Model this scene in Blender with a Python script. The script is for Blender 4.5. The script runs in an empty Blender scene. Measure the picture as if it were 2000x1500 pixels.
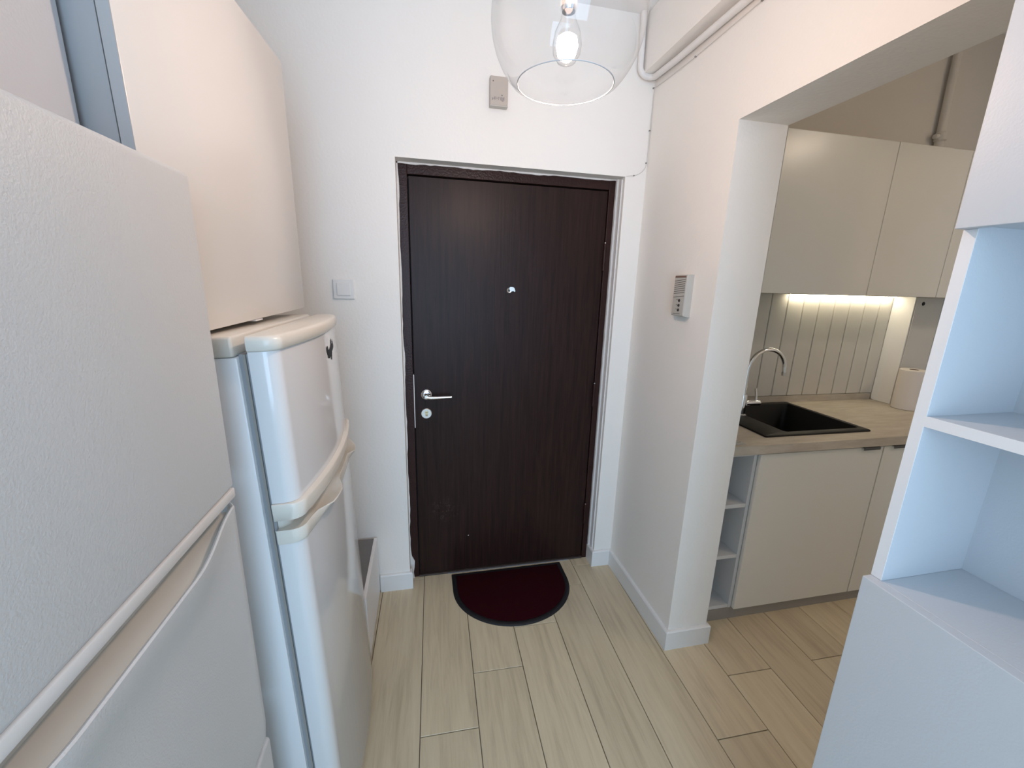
import bpy, bmesh, math, random
from mathutils import Vector, Matrix
random.seed(7)
scene = bpy.context.scene
COL = scene.collection

# ------------------------------------------------------------------ camera
F_PX = 803.14
yaw, pitch, roll = 0.2135, -0.2381, 0.0276
fw = Vector((math.sin(yaw)*math.cos(pitch), math.cos(yaw)*math.cos(pitch), math.sin(pitch)))
rt = Vector((math.cos(yaw), -math.sin(yaw), 0.0))
up = rt.cross(fw)
rt2 = math.cos(roll)*rt + math.sin(roll)*up
up2 = -math.sin(roll)*rt + math.cos(roll)*up
cd = bpy.data.cameras.new('camera')
cd.sensor_width = 36.0
cd.sensor_fit = 'HORIZONTAL'
cd.lens = F_PX/2000.0*36.0
cd.clip_start = 0.02
cam = bpy.data.objects.new('camera', cd)
cam.matrix_world = Matrix(((rt2.x, up2.x, -fw.x, 0.1015), (rt2.y, up2.y, -fw.y, -1.9216), (rt2.z, up2.z, -fw.z, 1.5683), (0, 0, 0, 1)))
COL.objects.link(cam)
scene.camera = cam

# ------------------------------------------------------------------ world, daylight, exposure
wd = bpy.data.worlds.new('world')
scene.world = wd
wd.use_nodes = True
bg = wd.node_tree.nodes['Background']
bg.inputs[0].default_value = (0.55, 0.75, 1.0, 1)
bg.inputs[1].default_value = 1.0
# daylight entering by the living-room window behind the camera
ld = bpy.data.lights.new('window_daylight', 'AREA')
ld.shape = 'RECTANGLE'
ld.size, ld.size_y = 1.9, 1.9
ld.energy = 66
ld.color = (0.50, 0.74, 1.0)
lo = bpy.data.objects.new('window_daylight', ld)
lo.location = (0.05, -4.26, 1.45)
lo.rotation_euler = (math.radians(90), 0, 0)
COL.objects.link(lo)
vs = scene.view_settings
vs.view_transform = 'Standard'
vs.look = 'None'
vs.gamma = 1.0
vs.use_curve_mapping = False
vs.exposure = 0.10

# ------------------------------------------------------------------ materials
MATS = {}
def nodes(name):
    m = bpy.data.materials.new(name)
    m.use_nodes = True
    nt = m.node_tree
    b = nt.nodes['Principled BSDF']
    MATS[name] = m
    return m, nt, b
def N(nt, t, **kw):
    n = nt.nodes.new(t)
    for k, v in kw.items():
        if k.startswith('_'):
            setattr(n, k[1:], v)
        else:
            n.inputs[k].default_value = v
    return n
def mat(name, col, rough=0.5, metal=0.0, bump=0.0, bscale=200.0, spec=0.5, var=0.0, vscale=6.0, coat=0.0, detail=3.0):
    m, nt, b = nodes(name)
    b.inputs['Base Color'].default_value = (*col, 1)
    b.inputs['Roughness'].default_value = rough
    b.inputs['Metallic'].default_value = metal
    b.inputs['Specular IOR Level'].default_value = spec
    b.inputs['Coat Weight'].default_value = coat
    tc = N(nt, 'ShaderNodeTexCoord')
    if var > 0:
        n = N(nt, 'ShaderNodeTexNoise', Scale=vscale, Detail=4.0)
        nt.links.new(tc.outputs['Object'], n.inputs['Vector'])
        r = N(nt, 'ShaderNodeMapRange')
        r.inputs['To Min'].default_value = 1-var
        r.inputs['To Max'].default_value = 1+var
        nt.links.new(n.outputs['Fac'], r.inputs['Value'])
        mx = N(nt, 'ShaderNodeMix', _data_type='RGBA', _blend_type='MULTIPLY')
        mx.inputs['Factor'].default_value = 1
        mx.inputs['A'].default_value = (*col, 1)
        nt.links.new(r.outputs['Result'], mx.inputs['B'])
        nt.links.new(mx.outputs['Result'], b.inputs['Base Color'])
    if bump > 0:
        n = N(nt, 'ShaderNodeTexNoise', Scale=bscale, Detail=detail)
        nt.links.new(tc.outputs['Object'], n.inputs['Vector'])
        bp = N(nt, 'ShaderNodeBump', Strength=bump, Distance=0.002)
        nt.links.new(n.outputs['Fac'], bp.inputs['Height'])
        nt.links.new(bp.outputs['Normal'], b.inputs['Normal'])
    return m

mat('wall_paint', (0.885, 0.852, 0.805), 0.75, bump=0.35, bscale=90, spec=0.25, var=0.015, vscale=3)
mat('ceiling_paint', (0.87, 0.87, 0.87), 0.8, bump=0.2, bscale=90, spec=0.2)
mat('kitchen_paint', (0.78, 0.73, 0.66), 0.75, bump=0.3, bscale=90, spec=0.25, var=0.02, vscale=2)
mat('baseboard_white', (0.80, 0.80, 0.79), 0.4)
mat('reveal_plaster', (0.74, 0.72, 0.70), 0.8, bump=0.6, bscale=70, var=0.05, vscale=25)
mat('pipe_paint', (0.80, 0.78, 0.76), 0.4, bump=0.25, bscale=45)
mat('white_melamine', (0.60, 0.615, 0.64), 0.42, bump=0.12, bscale=260, spec=0.4)
mat('glass_lip', (0.55, 0.56, 0.58), 0.08)
mat('white_edge', (0.86, 0.85, 0.85), 0.4)
mat('cabinet_gloss', (0.78, 0.76, 0.73), 0.28, spec=0.5, bump=0.03, bscale=14)
mat('edge_shade_grey', (0.46, 0.44, 0.43), 0.5)  # grey holds the shade of the near cabinet door edge
mat('cabinet_shade_grey', (0.42, 0.41, 0.41), 0.5)  # cabinet body darkened: shade on its side is put into the colour
mat('kitchen_front', (0.78, 0.77, 0.72), 0.24, spec=0.5)
mat('kitchen_carcass', (0.72, 0.73, 0.74), 0.5)
mat('plinth_dark', (0.05, 0.035, 0.03), 0.5)
mat('plinth_grey', (0.33, 0.31, 0.28), 0.5)
mat('textured_steel', (0.66, 0.68, 0.69), 0.42, bump=0.35, bscale=330, spec=0.45)
mat('fridge_enamel', (0.77, 0.78, 0.79), 0.12, spec=0.5, bump=0.02, bscale=5)
mat('fridge_side', (0.84, 0.86, 0.88), 0.3, spec=0.5)
mat('cream_plastic', (0.76, 0.73, 0.66), 0.3)
mat('white_plastic', (0.80, 0.79, 0.77), 0.35)
mat('gasket_grey', (0.32, 0.33, 0.35), 0.6)
mat('dark_gap', (0.05, 0.05, 0.05), 0.8)
mat('black_print', (0.012, 0.012, 0.012), 0.5)
mat('grey_felt', (0.20, 0.20, 0.20), 0.95, bump=0.5, bscale=500, var=0.08, vscale=60)
mat('chrome', (0.85, 0.86, 0.88), 0.08, metal=1.0)
mat('satin_steel', (0.62, 0.60, 0.57), 0.32, metal=1.0)
mat('brass', (0.60, 0.50, 0.30), 0.35, metal=1.0)
mat('dark_handle', (0.10, 0.10, 0.10), 0.4, metal=0.6)
mat('sink_granite', (0.006, 0.006, 0.007), 0.5, spec=0.3, bump=0.15, bscale=700, var=0.2, vscale=500)
mat('rubber_black', (0.012, 0.012, 0.014), 0.6, spec=0.3, bump=0.2, bscale=300)
mat('mat_pile', (0.026, 0.0015, 0.004), 0.95, bump=1.0, bscale=700, spec=0.1, var=0.25, vscale=250)
mat('beige_plastic', (0.50, 0.44, 0.385), 0.45, bump=0.05)
mat('grey_plastic', (0.52, 0.50, 0.46), 0.45)
mat('groove_dark', (0.16, 0.15, 0.13), 0.6)
mat('button_dark', (0.05, 0.045, 0.04), 0.4)
mat('label_brown', (0.22, 0.14, 0.11), 0.5)
mat('ink_grey', (0.22, 0.19, 0.19), 0.6)
mat('paper_white', (0.78, 0.73, 0.69), 0.95, bump=0.4, bscale=120)
mat('wire_grey', (0.68, 0.65, 0.62), 0.5)
mat('clip_grey', (0.25, 0.24, 0.23), 0.5)
mat('hammered_brown', (0.032, 0.014, 0.012), 0.34, spec=0.18, bump=0.55, bscale=120, detail=1.0)
mat('board_paint', (0.66, 0.64, 0.59), 0.4, bump=0.06, bscale=60)
mat('grout', (0.25, 0.21, 0.17), 0.9)
mat('living_floor', (0.57, 0.51, 0.41), 0.5)

# wood-look porcelain plank
m, nt, b = nodes('plank')
tc = N(nt, 'ShaderNodeTexCoord'); oi = N(nt, 'ShaderNodeObjectInfo')
cmb = N(nt, 'ShaderNodeCombineXYZ')
mr = N(nt, 'ShaderNodeMath', _operation='MULTIPLY'); mr.inputs[1].default_value = 37.0
nt.links.new(oi.outputs['Random'], mr.inputs[0])
nt.links.new(mr.outputs[0], cmb.inputs['X']); nt.links.new(mr.outputs[0], cmb.inputs['Y'])
ad = N(nt, 'ShaderNodeVectorMath', _operation='ADD')
nt.links.new(tc.outputs['Object'], ad.inputs[0]); nt.links.new(cmb.outputs[0], ad.inputs[1])
mp = N(nt, 'ShaderNodeMapping'); mp.inputs['Scale'].default_value = (26, 1.7, 1)
nt.links.new(ad.outputs[0], mp.inputs['Vector'])
n1 = N(nt, 'ShaderNodeTexNoise', Scale=1.6, Detail=7.0, Roughness=0.68, Distortion=0.5)
nt.links.new(mp.outputs[0], n1.inputs['Vector'])
mp2 = N(nt, 'ShaderNodeMapping'); mp2.inputs['Scale'].default_value = (7, 1.0, 1)
nt.links.new(ad.outputs[0], mp2.inputs['Vector'])
n2 = N(nt, 'ShaderNodeTexNoise', Scale=1.5, Detail=3.0)
nt.links.new(mp2.outputs[0], n2.inputs['Vector'])
mxn = N(nt, 'ShaderNodeMix', _data_type='FLOAT'); mxn.inputs['Factor'].default_value = 0.38
nt.links.new(n1.outputs['Fac'], mxn.inputs['A']); nt.links.new(n2.outputs['Fac'], mxn.inputs['B'])
cr = N(nt, 'ShaderNodeValToRGB')
cr.color_ramp.elements[0].position = 0.33; cr.color_ramp.elements[0].color = (0.47, 0.39, 0.265, 1)
cr.color_ramp.elements[1].position = 0.66; cr.color_ramp.elements[1].color = (0.68, 0.59, 0.42, 1)
e = cr.color_ramp.elements.new(0.5); e.color = (0.62, 0.525, 0.365, 1)
nt.links.new(mxn.outputs['Result'], cr.inputs['Fac'])
hv = N(nt, 'ShaderNodeHueSaturation')
vr = N(nt, 'ShaderNodeMapRange'); vr.inputs['To Min'].default_value = 0.93; vr.inputs['To Max'].default_value = 1.06
nt.links.new(oi.outputs['Random'], vr.inputs['Value']); nt.links.new(vr.outputs['Result'], hv.inputs['Value'])
nt.links.new(cr.outputs['Color'], hv.inputs['Color']); nt.links.new(hv.outputs['Color'], b.inputs['Base Color'])
b.inputs['Roughness'].default_value = 0.42
bp = N(nt, 'ShaderNodeBump', Strength=0.12, Distance=0.002)
nt.links.new(n1.outputs['Fac'], bp.inputs['Height']); nt.links.new(bp.outputs['Normal'], b.inputs['Normal'])

# dark wood-grain film of the entrance door, with scuffs near the bottom left
m, nt, b = nodes('door_film')
tc = N(nt, 'ShaderNodeTexCoord')
mp = N(nt, 'ShaderNodeMapping'); mp.inputs['Scale'].default_value = (60, 60, 2.2)
nt.links.new(tc.outputs['Object'], mp.inputs['Vector'])
n1 = N(nt, 'ShaderNodeTexNoise', Scale=1.6, Detail=8.0, Roughness=0.65, Distortion=0.6)
nt.links.new(mp.outputs[0], n1.inputs['Vector'])
cr = N(nt, 'ShaderNodeValToRGB')
cr.color_ramp.elements[0].position = 0.3; cr.color_ramp.elements[0].color = (0.013, 0.0055, 0.0048, 1)
cr.color_ramp.elements[1].position = 0.75; cr.color_ramp.elements[1].color = (0.034, 0.0155, 0.012, 1)
nt.links.new(n1.outputs['Fac'], cr.inputs['Fac'])
# scuff mask: curling scratches in a small patch
sp = N(nt, 'ShaderNodeVectorMath', _operation='DISTANCE'); sp.inputs[1].default_value = (-0.33, 0.006, 0.385)
nt.links.new(tc.outputs['Object'], sp.inputs[0])
sm = N(nt, 'ShaderNodeMapRange'); sm.inputs['From Min'].default_value = 0.09; sm.inputs['From Max'].default_value = 0.02
nt.links.new(sp.outputs['Value'], sm.inputs['Value'])
nz = N(nt, 'ShaderNodeTexNoise', Scale=26.0, Detail=2.5, Distortion=1.5); nt.links.new(tc.outputs['Object'], nz.inputs['Vector'])
sb = N(nt, 'ShaderNodeMath', _operation='SUBTRACT'); sb.inputs[1].default_value = 0.5; nt.links.new(nz.outputs['Fac'], sb.inputs[0])
wv = N(nt, 'ShaderNodeMath', _operation='ABSOLUTE'); nt.links.new(sb.outputs[0], wv.inputs[0])
wr = N(nt, 'ShaderNodeMapRange'); wr.inputs['From Min'].default_value = 0.022; wr.inputs['From Max'].default_value = 0.0; wr.inputs['To Max'].default_value = 0.16
nt.links.new(wv.outputs[0], wr.inputs['Value'])
mu = N(nt, 'ShaderNodeMath', _operation='MULTIPLY'); nt.links.new(sm.outputs['Result'], mu.inputs[0]); nt.links.new(wr.outputs['Result'], mu.inputs[1])
mx = N(nt, 'ShaderNodeMix', _data_type='RGBA'); mx.inputs['B'].default_value = (0.30, 0.24, 0.18, 1)
nt.links.new(mu.outputs[0], mx.inputs['Factor']); nt.links.new(cr.outputs['Color'], mx.inputs['A']); nt.links.new(mx.outputs['Result'], b.inputs['Base Color'])
b.inputs['Roughness'].default_value = 0.38
b.inputs['Specular IOR Level'].default_value = 0.18
bp = N(nt, 'ShaderNodeBump', Strength=0.25, Distance=0.0015)
nt.links.new(n1.outputs['Fac'], bp.inputs['Height']); nt.links.new(bp.outputs['Normal'], b.inputs['Normal'])

# worktop: pale stone/wood laminate
m, nt, b = nodes('worktop_laminate')
tc = N(nt, 'ShaderNodeTexCoord')
mp = N(nt, 'ShaderNodeMapping'); mp.inputs['Scale'].default_value = (3, 14, 14)
nt.links.new(tc.outputs['Object'], mp.inputs['Vector'])
n1 = N(nt, 'ShaderNodeTexNoise', Scale=2.0, Detail=7.0, Roughness=0.65); nt.links.new(mp.outputs[0], n1.inputs['Vector'])
cr = N(nt, 'ShaderNodeValToRGB')
cr.color_ramp.elements[0].position = 0.3; cr.color_ramp.elements[0].color = (0.42, 0.37, 0.30, 1)
cr.color_ramp.elements[1].position = 0.72; cr.color_ramp.elements[1].color = (0.60, 0.55, 0.475, 1)
nt.links.new(n1.outputs['Fac'], cr.inputs['Fac']); nt.links.new(cr.outputs['Color'], b.inputs['Base Color'])
b.inputs['Roughness'].default_value = 0.45

# clear thin glass (shadow-transparent, fresnel reflection)
m, nt, b = nodes('clear_glass')
nt.nodes.remove(b)
out = nt.nodes['Material Output']
tr = N(nt, 'ShaderNodeBsdfTransparent'); tr.inputs[0].default_value = (0.985, 0.987, 0.99, 1)
gl = N(nt, 'ShaderNodeBsdfGlossy'); gl.inputs['Roughness'].default_value = 0.03
lw = N(nt, 'ShaderNodeLayerWeight', Blend=0.5)
pw = N(nt, 'ShaderNodeMath', _operation='POWER'); pw.inputs[1].default_value = 3.5
nt.links.new(lw.outputs['Facing'], pw.inputs[0])
fr = N(nt, 'ShaderNodeMapRange'); fr.inputs['To Min'].default_value = 0.045; fr.inputs['To Max'].default_value = 0.75
nt.links.new(pw.outputs[0], fr.inputs['Value'])
ms = N(nt, 'ShaderNodeMixShader')
nt.links.new(fr.outputs['Result'], ms.inputs[0]); nt.links.new(tr.outputs[0], ms.inputs[1]); nt.links.new(gl.outputs[0], ms.inputs[2])
nt.links.new(ms.outputs[0], out.inputs['Surface'])

def emission(name, col, s):
    m, nt, b = nodes(name)
    b.inputs['Base Color'].default_value = (*col, 1)
    b.inputs['Emission Color'].default_value = (*col, 1)
    b.inputs['Emission Strength'].default_value = s
emission('bulb_glow', (1.0, 0.70, 0.525), 585)
emission('dome_glow', (1.0, 0.82, 0.65), 31)
emission('led_glow', (1.0, 0.88, 0.64), 27)

# ------------------------------------------------------------------ mesh helpers
def box(bm, x0, x1, y0, y1, z0, z1, bev=0.0, seg=2):
    ret = bmesh.ops.create_cube(bm, size=1.0)
    vsx = ret['verts']
    for v in vsx:
        v.co = Vector((x0+(v.co.x+.5)*(x1-x0), y0+(v.co.y+.5)*(y1-y0), z0+(v.co.z+.5)*(z1-z0)))
    if bev > 0:
        es = list({e for v in vsx for e in v.link_edges})
        bmesh.ops.bevel(bm, geom=es, offset=bev, segments=seg, profile=0.5, affect='EDGES')
def B(*boxes, bev=0.0, seg=2):
    bm = bmesh.new()
    for b_ in boxes:
        box(bm, *b_, bev=bev, seg=seg)
    return bm
def prism(bm, poly, z0, z1):
    """vertical prism over a plan polygon"""
    a = [bm.verts.new((p[0], p[1], z0)) for p in poly]
    c = [bm.verts.new((p[0], p[1], z1)) for p in poly]
    n = len(poly)
    for i in range(n):
        bm.faces.new((a[i], a[(i+1) % n], c[(i+1) % n], c[i]))
    bm.faces.new(list(reversed(a))); bm.faces.new(c)
def loft(bm, rings, closed_ring=True, caps=True):
    vv = [[bm.verts.new(p) for p in r] for r in rings]
    n = len(rings[0])
    for i in range(len(vv)-1):
        for j in range(n if closed_ring else n-1):
            k = (j+1) % n
            bm.faces.new((vv[i][j], vv[i][k], vv[i+1][k], vv[i+1][j]))
    if caps and closed_ring:
        bm.faces.new(list(reversed(vv[0]))); bm.faces.new(vv[-1])
    return vv
def tube(bm, pts, r, n=12, caps=True):
    pts = [Vector(p) for p in pts]
    rings = []
    prev = None
    for i, p in enumerate(pts):
        t = (pts[min(i+1, len(pts)-1)]-pts[max(i-1, 0)]).normalized()
        if prev is None:
            ref = Vector((0, 0, 1)) if abs(t.z) < 0.9 else Vector((1, 0, 0))
            u = t.cross(ref).normalized()
        else:
            u = (prev-t*prev.dot(t)).normalized()
        prev = u
        w = t.cross(u)
        rr = r[i] if isinstance(r, (list, tuple)) else r
        rings.append([p+rr*(math.cos(2*math.pi*k/n)*u+math.sin(2*math.pi*k/n)*w) for k in range(n)])
    loft(bm, rings, True, caps)
def lathe(bm, prof, c=(0, 0, 0), n=48, axis='Z', caps=False):
    rings = []
    for r, h in prof:
        ring = []
        for k in range(n):
            a = 2*math.pi*k/n
            if axis == 'Z': p = (c[0]+r*math.cos(a), c[1]+r*math.sin(a), c[2]+h)
            elif axis == 'Y': p = (c[0]+r*math.cos(a), c[1]+h, c[2]+r*math.sin(a))
            else: p = (c[0]+h, c[1]+r*math.cos(a), c[2]+r*math.sin(a))
            ring.append(p)
        rings.append(ring)
    loft(bm, rings, True, caps)
def obj(name, bm, m, parent=None, smooth=False, sharp=35):
    bmesh.ops.recalc_face_normals(bm, faces=bm.faces)
    me = bpy.data.meshes.new(name)
    bm.to_mesh(me); bm.free()
    if smooth:
        me.polygons.foreach_set('use_smooth', [True]*len(me.polygons))
        try: me.set_sharp_from_angle(angle=math.radians(sharp))
        except Exception: pass
    me.materials.append(MATS[m])
    o = bpy.data.objects.new(name, me)
    COL.objects.link(o)
    if parent is not None: o.parent = parent
    return o
def tag(o, label, cat, group=None, kind=None):
    o['label'] = label; o['category'] = cat
    if group: o['group'] = group
    if kind: o['kind'] = kind
    return o
def thing(name, label, cat, loc=(0, 0, 0), rot=(0, 0, 0), group=None, kind=None):
    o = bpy.data.objects.new(name, None)
    o.empty_display_size = 0.05
    COL.objects.link(o)
    o.location = loc; o.rotation_euler = rot
    return tag(o, label, cat, group, kind)
class Local:
    """build parts in world coordinates for a thing whose Empty sits at loc (no rotation)"""
    def __init__(s, t): s.t = t; s.off = Vector(t.location)
    def part(s, name, bm, m, parent=None, smooth=False, sharp=35):
        bmesh.ops.translate(bm, verts=bm.verts, vec=-s.off)
        return obj(name, bm, m, parent or s.t, smooth, sharp)
def arc(c, r, a0, a1, n):
    return [(c[0]+r*math.cos(a0+(a1-a0)*i/n), c[1]+r*math.sin(a0+(a1-a0)*i/n)) for i in range(n+1)]
def sstep(t):
    t = max(0.0, min(1.0, t)); return t*t*(3-2*t)

# ------------------------------------------------------------------ measured plan
W, D = 1.026, 0.0708          # width of the entrance recess, depth down to the door frame
HT = 2.064                    # top of the recess
XC = 1.13                     # face of the right-hand wall
YE = -0.587                   # end of that wall, where the kitchen opening starts
TK = 0.192                    # its thickness
HK = 2.115                    # underside of the kitchen lintel
HC = 2.70                     # hall ceiling
HCK = 2.95                    # higher kitchen ceiling
XL = -0.92                    # left wall
YB = -4.3                     # back wall of the living room
YK = 0.09                     # kitchen rear wall
XKR = 3.30                    # kitchen right wall
YN = -2.35                    # partition between kitchen and living room

def struct(name, bm, m, label, cat, smooth=False):
    return tag(obj(name, bm, m, smooth=smooth), label, cat, kind='structure')

# ------------------------------------------------------------------ floor with planks
fl = struct('floor', B((XL-.1, XKR+.1, YB-.1, .25, -.06, -.009)), 'grout', 'pale beige wood-look plank floor of the hall', 'floor')
AL = 0.02186; WP = 0.2097; X0 = 0.0707; LP = 1.20; GAP = 0.0028
ca, sa = math.cos(AL), math.sin(AL)
joint = {-1: -1.15, 0: -.766, 1: -.549, 2: -.345, 3: -.117, 4: -1.17, 5: -.949, 6: -.731, 7: -1.10, 8: -.725, 9: -.30, -2: -.5, -3: -.2, -4: -.8}
bm = bmesh.new(); box(bm, GAP/2, WP-GAP/2, GAP/2, LP-GAP/2, -.009, 0, bev=.0012, seg=1)
pl_me = None
k0, k1 = -5, 15
for k in range(k0, k1+1):
    j = joint.get(k, -0.31*k % 1.2 - 1.2)
    for i in range(-3, 3):
        u = X0+k*WP; v = j+i*LP
        # plank frame: (u,v) -> world
        x = u*ca+v*sa; y = -u*sa+v*ca
        if v > 0.14 or v+LP < -2.3 or u < XL-.15 or u > XKR: continue
        v0, v1 = max(v, -2.30), min(v+LP, 0.16)
        if v1-v0 < 0.02: continue
        if abs((v1-v0)-LP) < 1e-6:
            if pl_me is None:
                o = obj('plank', bm, 'plank', fl); pl_me = o.data
            else:
                o = bpy.data.objects.new('plank', pl_me); COL.objects.link(o); o.parent = fl
        else:
            b2 = bmesh.new(); box(b2, GAP/2, WP-GAP/2, GAP/2, (v1-v0)-GAP/2, -.009, 0, bev=.0012, seg=1)
            o = obj('plank', b2, 'plank', fl)
            x = u*ca+v0*sa; y = -u*sa+v0*ca
        o.location = (x, y, 0); o.rotation_euler = (0, 0, -AL)
obj('living_room_floor', B((XL, XKR, YB, -2.38, -.009, 0)), 'living_floor', fl)

# ------------------------------------------------------------------ walls
struct('ceiling', B((XL-.1, XC+TK-.05, YB-.1, .25, HC, HCK+.1)), 'ceiling_paint', 'plain white ceiling over the hall', 'ceiling')
struct('ceiling_kitchen', B((XC+TK+.0003, XKR+.1, YB-.1, .25, HCK, HCK+.1)), 'ceiling_paint', 'higher ceiling over the kitchen', 'ceiling')
struct('wall_back', B((XL-.1, 0, 0, .2, 0, HC), (0, W, 0, .2, HT, HC), (W, XC+TK, 0, .2, 0, HC)), 'wall_paint', 'white painted wall around the brown entrance door', 'wall')
struct('wall_right', B((XC, XC+TK, YE, -.0004, 0, HC), (XC, XC+TK, -1.46, YE, HK, HC), (XC, XC+TK, YN, -1.46, 0, HC), (XC+TK-.049, XC+TK, YB, -.0004, HC+.0004, HCK+.1)), 'wall_paint', 'white wall with the square opening into the kitchen', 'wall')
struct('wall_left', B((XL-.1, XL, YB, 0, 0, HC)), 'wall_paint', 'white wall behind the two refrigerators', 'wall')
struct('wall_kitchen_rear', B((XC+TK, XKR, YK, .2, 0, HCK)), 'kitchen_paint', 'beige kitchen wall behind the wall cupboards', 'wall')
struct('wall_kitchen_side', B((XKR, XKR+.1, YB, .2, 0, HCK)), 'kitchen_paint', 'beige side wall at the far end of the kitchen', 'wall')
struct('wall_kitchen_front', B((XC+TK, 1.60, YN-.1, YN, 0, HCK), (2.50, XKR, YN-.1, YN, 0, HCK), (1.60, 2.50, YN-.1, YN, 2.1, HCK)), 'wall_paint', 'partition wall between kitchen and living room', 'wall')
# living-room end wall with its window opening
WX0, WX1, WZ0, WZ1 = -.95+.05, 1.05, .45, 2.45
struct('wall_front', B((XL-.1, WX0, YB-.1, YB, 0, HC), (WX1, XC+TK, YB-.1, YB, 0, HC), (XC+TK, XKR+.1, YB-.1, YB, 0, HCK), (WX0, WX1, YB-.1, YB, 0, WZ0), (WX0, WX1, YB-.1, YB, WZ1, HC)), 'wall_paint', 'white living room wall with a wide window', 'wall')
wn = thing('window_1', 'wide white framed window of the living room', 'window', (.05, YB-.05, WZ0), kind='structure')
L = Local(wn)
L.part('window_frame', B((WX0, WX0+.06, YB-.08, YB-.02, WZ0, WZ1), (WX1-.06, WX1, YB-.08, YB-.02, WZ0, WZ1), (WX0+.06, WX1-.06, YB-.08, YB-.02, WZ0, WZ0+.06), (WX0+.06, WX1-.06, YB-.08, YB-.02, WZ1-.06, WZ1), (.02, .08, YB-.08, YB-.02, WZ0+.06, WZ1-.06)), 'white_plastic')
for xa, xb_ in ((WX0+.06, .02), (.08, WX1-.06)):
    L.part('pane', B((xa, xb_, YB-.055, YB-.049, WZ0+.06, WZ1-.06)), 'clear_glass')

# boxed beam along the top of the right wall
struct('trim_1', B((1.062, XC-.0005, YN, -.0005, 2.474, HC-.0005)), 'wall_paint', 'boxed beam along the top of the right wall', 'beam')

# ragged plaster edge where paint meets the door frame
bm = bmesh.new()
def ragged(pts_outer, pts_inner, y0, y1):
    n = len(pts_outer)
    for i in range(n-1):
        o0, o1, i0, i1 = pts_outer[i], pts_outer[i+1], pts_inner[i], pts_inner[i+1]
        q = [bm.verts.new((p[0], yy, p[1])) for yy in (y0, y1) for p in (o0, o1, i1, i0)]
        bm.faces.new((q[0], q[1], q[2], q[3])); bm.faces.new((q[7], q[6], q[5], q[4]))
        bm.faces.new((q[3], q[2], q[6], q[7]))
rr = random.Random(3)
zs = [HT*i/60 for i in range(61)]
inn = []
w_ = .007
for z in zs:
    w_ = .0065+.0022*math.sin(z*17)+rr.uniform(-.0016, .0018)
    if z < .11: w_ = .020-.004*math.sin(z*50)
    inn.append((w_, z))
ragged([(0.0003, z) for z in zs], inn, .0640, D+.0005)
xs = [W*i/50 for i in range(51)]
ragged([(x, HT-.0003) for x in xs], [(x, HT-.006-.0015*math.sin(x*23)+rr.uniform(-.0014, .0014)) for x in xs], .0640, D+.0005)
ragged([(W-.0003, z) for z in zs], [(W-.0125+rr.uniform(-.0008, .0008), z) for z in zs], .0560, D+.0005)
struct('trim_2', bm, 'reveal_plaster', 'ragged plaster edge around the brown door frame', 'plaster')
struct('trim_3', B((W-.006, W-.0005, .020, .045, .097, HT-.008)), 'pipe_paint', 'thin white strip in the reveal beside the door frame', 'strip')

# ------------------------------------------------------------------ baseboards (mitred sweeps)
def sweep(path, t=.0147, h=.0954, ch=.006):
    """path: plan points along the wall; the board stands on the right-hand side of travel"""
    P_ = [Vector((p[0], p[1])) for p in path]
    prof = [(0, 0), (t, 0), (t, h-ch), (t-ch*.7, h), (0, h)]
    rings = []
    for i, p in enumerate(P_):
        d0 = (P_[i]-P_[i-1]).normalized() if i else None
        d1 = (P_[i+1]-P_[i]).normalized() if i < len(P_)-1 else None
        if d0 is None: d0 = d1
        if d1 is None: d1 = d0
        n0 = Vector((d0.y, -d0.x)); n1 = Vector((d1.y, -d1.x))
        m_ = (n0+n1).normalized(); s = 1/max(.2, m_.dot(n0))
        rings.append([(p.x+m_.x*s*a, p.y+m_.y*s*a, z) for a, z in prof])
    bm = bmesh.new(); loft(bm, rings); return bm
struct('baseboard_left', sweep([(-.148, -.0004), (-.0004, -.0004), (-.0004, .02)]), 'baseboard_white', 'short white baseboard between the low cabinet and the door', 'baseboard')
struct('baseboard_right', sweep([(W-.0004, D-.001), (W-.0004, -.0004), (XC-.0004, -.0004), (XC-.0004, YE-.0004), (XC+TK+.0004, YE-.0004), (XC+TK+.0004, -.4905)]), 'baseboard_white', 'white baseboard running round the wall end by the kitchen', 'baseboard')

# ------------------------------------------------------------------ entrance door
dr = thing('door_1', 'dark brown wood-grain entrance door with chrome lever', 'door', (.51, D, 0), kind='structure')
L = Local(dr)
fx0, fx1, fh = .0005, W-.0005, HT-.0005
ix0, ix1, ih = .044, .984, 2.019
L.part('door_frame', B((fx0, ix0, D, D+.05, .001, fh), (ix1, fx1, D, D+.05, .001, fh), (ix0, ix1, D, D+.05, ih, fh), bev=.002), 'hammered_brown')
L.part('door_stop', B((fx0, fx1, D+.055, D+.12, .001, fh)), 'dark_gap')
leaf = L.part('door_leaf', B((ix0+.005, ix1-.004, D+.006, D+.05, .012, ih-.006), bev=.0015), 'door_film')
leaf_off = leaf.matrix_world
L.part('threshold', B((ix0, ix1, D-.004, D+.05, .001, .010), bev=.002), 'plinth_dark')
L.part('threshold_seal', B((.20, .90, D-.007, D-.0042, .0005, .004)), 'gasket_grey')
L.part('edge_plate', B((ix0+.0008, ix0+.0045, D+.002, D+.030, .86, 1.13)), 'white_plastic')
yf = D+.006
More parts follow.
